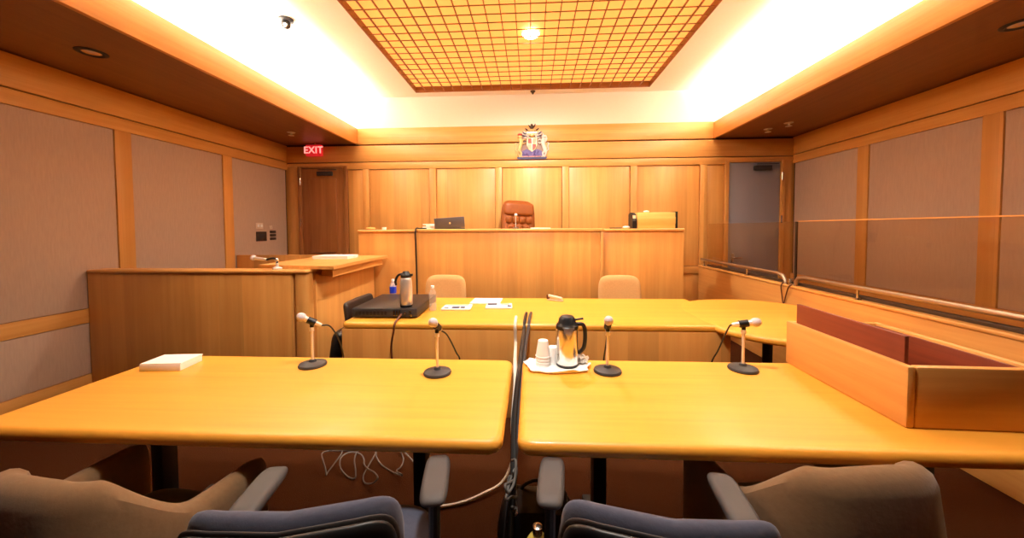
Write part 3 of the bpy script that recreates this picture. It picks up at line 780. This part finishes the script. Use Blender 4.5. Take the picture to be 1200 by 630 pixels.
# white tray with jug, cups and napkin
tr = MB()
n = 48
def edge(k, s, z):
    a = 2*PI*k/n
    w = 1 + .05*sin(3*a+.6) + .04*sin(7*a) + .03*sin(11*a+1)
    return Vector((.172*s*w*math.copysign(abs(cos(a))**.6, cos(a)), .093*s*w*math.copysign(abs(sin(a))**.6, sin(a)), z + (.010*max(0, sin(5*a+2)) if s > .9 else 0)))
tr.loops([[edge(k, s, z) for k in range(n)] for s, z in ((.2, 0), (.9, 0), (1.0, .008), (1.0, .012), (.9, .005), (.2, .004))])
tag(tr.build('paper_tray', M['foam']), 'white paper-covered tray under the jug and foam cups', 'tray').location = (.135, 1.935, TZ)
def jug(loc, H, R, rz, label, top):
    t = thing('thermos_jug', label, 'thermos jug', loc, rz)
    MB().lathe([(R*.93, 0), (R*.97, .004), (R*.97, .012)], 36).build('foot_ring', M['black'], t)
    if top == 'dome':
        MB().lathe([(R*.94, .0125), (R, .02), (R, H*.70), (R*.97, H*.735)], 40).build('body', M['steel'], t)
        MB().lathe([(R*1.0, H*.735), (R*1.0, H*.80), (R*.80, H*.86), (R*.74, H*.93), (R*.55, H*.98), (R*.05, H)], 36).build('lid', M['black'], t)
        m = MB(); m.prism([(-R*.5, H*.80), (R*.5, H*.80), (0, H*.58)], R*.93, R*1.28, Matrix.Rotation(PI/2, 4, 'X')); m.build('spout', M['chrome'], t)
        m = MB(); m.tube(smooth_path([(R*.8, 0, H*.82), (R*1.45, 0, H*.80), (R*1.62, 0, H*.62), (R*1.5, 0, H*.36), (R*1.0, 0, H*.24)]), .011, 10); m.build('handle', M['black'], t)
        m = MB(); m.tube([(R*.6, 0, H*.90), (R*1.45, 0, H*.93)], .006); m.build('lever', M['black'], t)
    else:
        MB().lathe([(R*.9, .0125), (R, .02), (R, H*.5), (R*.95, H*.7), (R*.86, H*.80), (R*.8, H*.82)], 40).build('body', M['flask'], t)
        MB().lathe([(R*.8, H*.82), (R*.84, H*.84), (R*.84, H*.90), (R*.6, H*.95), (R*.45, H), (R*.05, H*1.0)], 36).build('lid', M['black'], t)
        m = MB(); m.box(R*.6, R*1.12, -.014, .014, H*.86, H*.93, bev=.004); m.build('spout', M['black'], t)
        m = MB(); m.tube(smooth_path([(-R*.5, 0, H*.93), (-R*1.3, 0, H*.88), (-R*1.75, 0, H*.72), (-R*1.65, 0, H*.60)]), .010, 10); m.build('handle', M['black'], t)
    return t
jug((.192, 1.955, TZ+.005), .275, .060, 0, 'polished steel jug with black dome lid on the white tray', 'dome')
def cup_stack(loc, k, label):
    t = thing('foam_cup_stack', label, 'cups', loc)
    for i in range(k):
        z = i*.016
        MB().lathe([(.040, z), (.042, z+.004), (.039, z+.006), (.027, z+.085), (.026, z+.087), (.02, z+.086)], 24).build('cup', M['foam'], t)
cup_stack((.062, 1.955, TZ+.005), 4, 'tall stack of upturned white foam cups on the white tray')
cup_stack((.118, 1.995, TZ+.005), 1, 'single upturned white foam cup behind the taller stack')
m = MB(); m.ball((0, 0, .018), .036, 18, 10, (1.0, .8, .5))
for v in m.bm.verts: v.co += Vector((random.uniform(-.008, .008), random.uniform(-.006, .006), random.uniform(-.004, .01)*(v.co.z > .01)))
tag(m.build('napkin', M['foam'], smooth=False), 'crumpled white napkin on the tray beside the jug handle', 'napkin').location = (.278, 1.99, TZ+.006)

# ------------------------------------------------------------------ things on the clerk's desk
t = thing('recorder', 'flat black recording unit on the left end of the desk', 'recorder', (-1.22, 3.26, TZ+.001), .02)
B(-.29, .26, -.31, .33, .01, .085, bev=.004).build('housing', M['black'], t)
B(-.29, .26, -.322, -.3105, .012, .083, bev=.002).build('front_panel', M['charcoal'], t)
m = MB()
for k in range(9): m.box(-.26+k*.031, -.24+k*.031, -.326, -.3225, .03, .062)
m.build('vent', M['black'], t, smooth=False)
for k in range(3): MB().box(.065+k*.022, .077+k*.022, -.33, -.3225, .025, .07).build('slider', M['chrome'], t, smooth=False)
for x, z in ((.165, .05), (.205, .06), (.215, .03)):
    m = MB(); m.lathe([(.011, 0), (.010, .014)], 16, Matrix.Translation((x, -.323, z)) @ Matrix.Rotation(PI/2, 4, 'X')); m.build('knob', M['chrome'], t)
for x in (-.24, .21):
    for y in (-.25, .28): MB().lathe([(.018, 0), (.018, .0098)], 14, Matrix.Translation((x, y, 0))).build('foot', M['black'], t)
m = MB(); m.tube(smooth_path([(-1.08, 2.928, TZ+.04), (-1.08, 2.88, TZ+.03), (-1.085, 2.795, TZ-.0), (-1.09, 2.78, TZ-.06), (-1.115, 2.79, .55), (-1.10, 2.79, .3), (-1.10, 2.78, .05), (-1.1, 2.7, .01)]), .008)
tag(m.build('recorder_cable', M['cable_brown']), 'brown cable hanging from the black recorder down the desk front', 'cable')
jug((-1.07, 3.02, TZ+.087), .30, .052, .0, 'tall steel flask with black pouring top standing on the recorder', 'pour')

def bottle(loc, label, lab, cap):
    t = thing('water_bottle', label, 'bottle', loc)
    MB().lathe([(.028, 0), (.033, .006), (.033, .06), (.030, .075), (.033, .09), (.033, .15), (.028, .178), (.014, .2), (.013, .212)], 28).build('bottle_body', M['bottle_milky' if lab else 'bottle'], t)
    MB().lathe([(.0155, .205), (.0155, .226), (.012, .228)], 20).build('cap', M[cap], t)
    if lab: MB().lathe([(.0342, .085), (.0342, .15)], 28).build('bottle_label', M[lab], t)
    MB().lathe([(.027, .004), (.030, .008), (.030, .055), (.026, .06)], 24).build('water', M['bottle'], t)
bottle((-1.435, 3.66, TZ+.001), 'plastic water bottle with a blue label behind the steel flask', 'blue', 'paper')
bottle((-.905, 3.25, TZ+.001), 'clear plastic bottle without a label right of the recorder', None, 'paper')

def sheets(loc, rz, w, d, h, label, marks, name='newspaper', cat='newspaper'):
    t = thing(name, label, cat, loc, rz)
    m = MB(); m.slab(-w/2, w/2, -d/2, d/2, 0, h, .004, h*.3)
    for v in m.bm.verts: v.co.z += .006*sin(v.co.x*17+1)*sin(v.co.y*13) if v.co.z > h*.5 else 0
    m.build('pages', M['paper'], t)
    for (x0, x1, y0, y1, c) in marks:
        MB().box(x0, x1, y0, y1, h+.004, h+.0075).build('print_block', M[c], t, smooth=False)
sheets((-.70, 3.36, TZ+.001), .05, .27, .22, .012, 'folded newspaper beside the clear bottle', [(-.04, .03, -.09, -.03, 'ink'), (.04, .08, -.08, -.03, 'ink'), (-.11, -.07, -.09, -.06, 'ink'), (-.1, .1, .04, .06, 'cream')])
sheets((-.46, 3.68, TZ+.001), -.03, .30, .30, .006, 'plain white sheet at the back edge of the desk', [], 'paper_sheet', 'paper')
sheets((-.31, 3.42, TZ+.001), .06, .25, .2, .012, 'folded printed leaflet in front of the plain white sheet', [(-.11, -.02, .02, .07, 'ink'), (.02, .1, .03, .045, 'pink'), (.08, .115, -.06, -.02, 'ink')], 'leaflet', 'leaflet')
t = thing('stapler', 'small pale stapler with a dark tip at the back of the desk', 'stapler', (.245, 3.72, TZ+.001), -.5)
B(-.085, .085, -.02, .02, 0, .014, bev=.004).build('foot', M['beige_plate'], t)
m = MB(); m.box(-.085, .075, -.019, .019, .0, .026, bev=.008, M4=Matrix.Translation((0, 0, .024)) @ Matrix.Rotation(.12, 4, 'Y')); m.build('arm', M['beige_plate'], t)
B(-.092, -.070, -.02, .02, .012, .058, bev=.004).build('tip', M['cable_brown'], t, label='dark brown tip')

# ------------------------------------------------------------------ cables in the gap between the front tables
def cable(pts, r, mat, label, name='cable', k=8):
    m = MB(); m.tube(smooth_path(pts, k), r, 8); return tag(m.build(name, M[mat]), label, 'cable')
gx = -.078
cable([(-.045, 3.12, TZ+.012), (-.05, 3.0, TZ+.018), (-.055, 2.84, TZ+.012), (-.058, 2.76, TZ-.03), (-.062, 2.45, .74), (-.07, 2.12, .70), (gx, 1.9, .66), (gx-.003, 1.6, .62), (gx+.004, 1.35, .5), (-.11, 1.28, .2), (-.25, 1.4, .02)], .013, 'cable_black', 'thick black cable from the desk down into the gap, the left of the pair', 'trunk_cable')
cable([(-.005, 3.13, TZ+.012), (-.012, 3.0, TZ+.018), (-.02, 2.84, TZ+.012), (-.025, 2.76, TZ-.03), (-.04, 2.45, .72), (-.052, 2.12, .68), (gx+.013, 1.9, .63), (gx+.01, 1.6, .58), (gx-.006, 1.36, .46), (-.13, 1.27, .2), (-.30, 1.33, .02)], .013, 'charcoal', 'thick dark grey cable from the desk down into the gap, the right of the pair', 'trunk_cable')
cable([(-.13, 3.0, TZ+.009), (-.128, 2.86, TZ+.012), (-.128, 2.78, TZ-.01), (-.125, 2.775, .6), (-.115, 2.5, .62), (-.10, 2.15, .68), (gx-.012, 1.95, .64), (gx-.012, 1.7, .56), (gx, 1.5, .4), (-.12, 1.38, .1), (-.3, 1.5, .012)], .012, 'cable_white', 'white cable from the desk front down into the gap between the tables', 'white_cable')
pts = []
for k in range(26):
    a = k*.9
    pts.append((gx + .018*sin(a*1.3), 1.30 + .07*cos(a) + .01*k*.3, .60 - .008*k + .02*sin(a*2.1)))
cable(pts, .005, 'cable_grey', 'tangle of grey cable caught in the gap between the front tables', 'cable_tangle', 6)
pts = []
for k in range(60):
    a = k*.55
    pts.append((-1.35 + .013*k + .09*sin(a) + .03*sin(2.3*a), 2.16 + .12*cos(a*1.07) + .05*sin(a*.31), max(.008, .03 + .03*sin(a*1.9))))
cable(pts, .004, 'cable_grey', 'coil of grey cable on the floor behind the front table', 'floor_cable', 4)
cable([(-.62, 1.84, .01), (-.42, 1.88, .012), (-.28, 1.95, .02), (-.16, 2.05, .04), (-.10, 2.12, .2), (-.098, 2.10, .45), (-.097, 2.0, .56)], .008, 'cable_white', 'loose pale cable rising from the floor into the gap between the front tables', 'loose_cable')

# black bag and bottle on the floor
t = thing('black_bag', 'black bag standing on the floor between the grey chairs', 'bag', (.02, 1.52, 0))
m = MB()
prof = [(.0, .55), (.10, .98), (.21, 1.0), (.29, .92), (.335, .78), (.35, .55)]
rings = []
for z, k in prof:
    rings.append([Vector((.17*k*math.copysign(abs(cos(a))**.7, cos(a)), .12*k*math.copysign(abs(sin(a))**.7, sin(a)), z + .012*sin(3*a)*(z > .3))) for a in [2*PI*i/32 for i in range(32)]])
m.loops(rings); m.build('bag_body', M['black'], t)
m = MB(); m.tube(smooth_path([(-.07, .02, .33), (-.06, .04, .36), (.0, .06, .375), (.06, .04, .36), (.07, .02, .33)]), .008); m.build('bag_handle', M['black'], t)
t = thing('yellow_bottle', 'small yellow bottle with silver cap standing before the black bag', 'bottle', (.018, 1.20, .0))
MB().lathe([(.05, 0), (.055, .01), (.055, .40), (.03, .445), (.018, .455)], 24).build('bottle_body', M['yellow'], t)
MB().lathe([(.017, .452), (.017, .485), (.012, .488)], 18).build('cap', M['steel'], t)

# ------------------------------------------------------------------ grey office chairs
def grey_chair(loc, rz, label):
    t = thing('office_chair', label, 'chair', loc, rz, 'grey office chairs at the front tables')
    def bk(off):
        return lambda u, v, d: (u*(1+.0*v), -.25 + off + d + .95*u*u - .06*(v+.25), .645+v)
    m = MB(); m.pad(.46, .52, .055, bk(.0), 8., .18); m.build('back_cushion', M['greyfab'], t)
    m = MB(); m.pad(.455, .495, .03, lambda u, v, d: (u, -.25-.048+d+.95*u*u-.06*(v+.25), .643+v), 8., .14); s_ = m.build('back_shell', M['black'], t)
    m = MB(); m.pad(.462, .508, .012, lambda u, v, d: (u, -.25-.036+d+.95*u*u-.06*(v+.25), .641+v), 8., .1); m.build('back_piping', M['armpad'], t)
    m = MB(); m.pad(.50, .48, .09, lambda u, v, d: (u, .03+v, .47+d), 5., .3); m.build('seat', M['greyfab'], t)
    for s in (-1, 1):
        m = MB(); m.tube(smooth_path([(s*.2, .02, .42), (s*.25, .02, .42), (s*.268, .02, .5), (s*.268, .06, .68)]), .018, 10); a = m.build('armrest', M['black'], t)
        m = MB(); m.pad(.085, .23, .036, lambda u, v, d: (s*.268+u, .10+v, .69+d), 4.5, .4); m.build('arm_pad', M['armpad'], a)
    m = MB(); m.tube([(0, -.29, .55), (0, -.27, .44), (0, -.1, .40), (0, 0, .40)], .022); m.build('back_bracket', M['black'], t)
    star_base(t, .42)
    return t
grey_chair((-.56, .987, 0), .16, 'grey office chair with dark back shell at the front table with the paper stack')
grey_chair((.317, 1.008, 0), -.11, 'grey office chair with dark back shell at the front table with the white tray')

# ------------------------------------------------------------------ tan tub chairs
def tub_chair(loc, rz, label):
    t = thing('tub_chair', label, 'chair', loc, rz, 'tan tub chairs at the front tables')
    P = [(.285, .25), (.282, .12), (.272, .0), (.25, -.11), (.205, -.19), (.13, -.238), (.05, -.25), (0, -.252)]
    full = [Vector((x, y, 0)) for x, y in P] + [Vector((-x, y, 0)) for x, y in reversed(P[:-1])]
    path = smooth_path(full, 6)
    L = [0.]
    for a, b in zip(path, path[1:]): L.append(L[-1] + (b-a).length)
    mid = L[-1]/2
    rings = []
    for i, p in enumerate(path):
        tg = (path[min(i+1, len(path)-1)] - path[max(i-1, 0)]).normalized()
        nrm = Vector((tg.y, -tg.x, 0))          # outward
        d = abs(L[i]-mid)
        k = min(1, max(0, (d-.20)/.24)); k = k*k*(3-2*k)
        H = .785 - .17*k + .016*cos(min(1., d/.2)*PI/2)
        lean = .05*(1-k)
        w = .048
        e = min(L[i], L[-1]-L[i])
        if e < .04: w *= .55 + .45*math.sqrt(e/.04); H -= .012*(1-e/.04)
        sec = []
        for s, z in ((-1, .22), (-1, .45), (-1, H-.05), (-.8, H-.018), (-.4, H-.002), (.0, H+.003), (.4, H-.002), (.8, H-.018), (1, H-.05), (1.02, .45), (.95, .22)):
            sec.append(p + nrm*(s*w + lean*max(0, (z-.45)/.4)) + Vector((0, 0, z)))
        rings.append(sec)
    m = MB(); m.loops(rings); m.build('shell', M['tan'], t)
    m = MB(); m.pad(.44, .46, .13, lambda u, v, d: (u*(1+.3*v), .03+v, .40+d), 4., .35); m.build('seat', M['shadefab'], t)
    m = MB(); m.slab(-.26, .26, -.2, .25, .22, .34, .08, .02); m.build('seat_base', M['tan'], t)
    for x in (-.22, .22):
        for y in (-.16, .2):
            m = MB(); m.tube([(x, y, .23), (x*1.08, y*1.08, 0)], [.022, .014]); m.build('leg', M['black'], t)
    return t
tub_chair((-1.376, 1.12, 0), -.12, 'tan tub chair at the end of the front table under the paper stack')
tub_chair((.965, 1.28, 0), .12, 'tan tub chair drawn up in front of the open wooden box')

# ------------------------------------------------------------------ chairs behind the clerk's desk and the black one at its end
def clerk_chair(loc, rz, label, mat, name='clerk_chair', group='tan chairs behind the clerk desk', ex=4.5, tp=.12, th=.08, ed=.3, zc=.70):
    t = thing(name, label, 'chair', loc, rz, group)
    m = MB(); m.pad(.52, .46, th, lambda u, v, d: (u*(1-tp*(v+.23)), -.23 - d + .35*u*u - .12*(v+.2), zc+v), ex, ed); m.build('backrest', M[mat], t)
    m = MB(); m.pad(.50, .48, .09, lambda u, v, d: (u, .03+v, .46+d), 5., .3); m.build('seat', M[mat], t)
    m = MB(); m.tube([(0, -.26, .6), (0, -.26, .44), (0, -.1, .40), (0, 0, .40)], .022); m.build('back_bracket', M['black'], t)
    for s in (-1, 1):
        m = MB(); m.tube(smooth_path([(s*.2, .0, .42), (s*.28, .0, .42), (s*.29, .0, .5), (s*.29, .02, .62)]), .016, 10); m.box(s*.29-.03, s*.29+.03, -.12, .14, .61, .64, bev=.012); m.build('armrest', M['black'], t)
    star_base(t, .42)
    return t
cc = clerk_chair((-1.05, 4.12, 0), PI, 'tan chair behind the desk, near the steel flask and clear bottle', 'tan_light')
dup(cc, (1.05, 4.12, 0), PI, 'tan chair behind the desk, below the pale wooden box')
t = clerk_chair((-1.315, 3.2, 0), -PI/2, 'black chair tucked against the left end of the desk', 'brown_black', 'black_chair', None, 14., .0, .045, .1, .645)
m = MB(); m.pad(.56, .36, .15, lambda u, v, d: (u, -.33 - d + .15*v, .46+v), 6., .2); m.build('lower_back', M['black'], t)

# ------------------------------------------------------------------ light
def area(name, loc, rot, sx, sy, power, color):
    l = bpy.data.lights.new(name, 'AREA'); l.shape = 'RECTANGLE'; l.size = sx; l.size_y = sy; l.energy = power; l.color = color
    o = bpy.data.objects.new(name, l); col.objects.link(o); o.location = loc; o.rotation_euler = rot
    return o
WARM = (1.0, .93, .82)
for s in (-1, 1):
    area('cove_lamp', (s*3.07, 3.45, 3.05), (PI, s*.12, 0),   .12, 4.1, 135, WARM)
def lamp(y, power, aim):
    l = bpy.data.lights.new('ceiling_lamp', 'SPOT'); l.energy = power; l.spot_size = 2.7; l.spot_blend = 1.; l.color = (1, .96, .88); l.shadow_soft_size = .14
    o = bpy.data.objects.new('ceiling_lamp', l); col.objects.link(o); o.location = (0, y, 3.64)
    o.rotation_euler = (Vector(aim) - o.location).to_track_quat('-Z', 'Y').to_euler()
lamp(4.27, 240, (0, 5.0, 0)); lamp(1.43, 285, (0, 3.4, 0))

w = bpy.data.worlds.new('world'); bpy.context.scene.world = w; w.use_nodes = True
w.node_tree.nodes['Background'].inputs['Color'].default_value = (1, .8, .6, 1); w.node_tree.nodes['Background'].inputs['Strength'].default_value = .05

sc = bpy.context.scene
sc.view_settings.view_transform = 'Standard'; sc.view_settings.look = 'None'; sc.view_settings.gamma = 1
sc.view_settings.use_curve_mapping = False
sc.view_settings.exposure = .42
sc.cycles.use_denoising = True
sc.cycles.max_bounces = 10; sc.cycles.diffuse_bounces = 5; sc.cycles.transparent_max_bounces = 12
sc.cycles.caustics_reflective = False; sc.cycles.caustics_refractive = False
sc.cycles.sample_clamp_indirect = 6
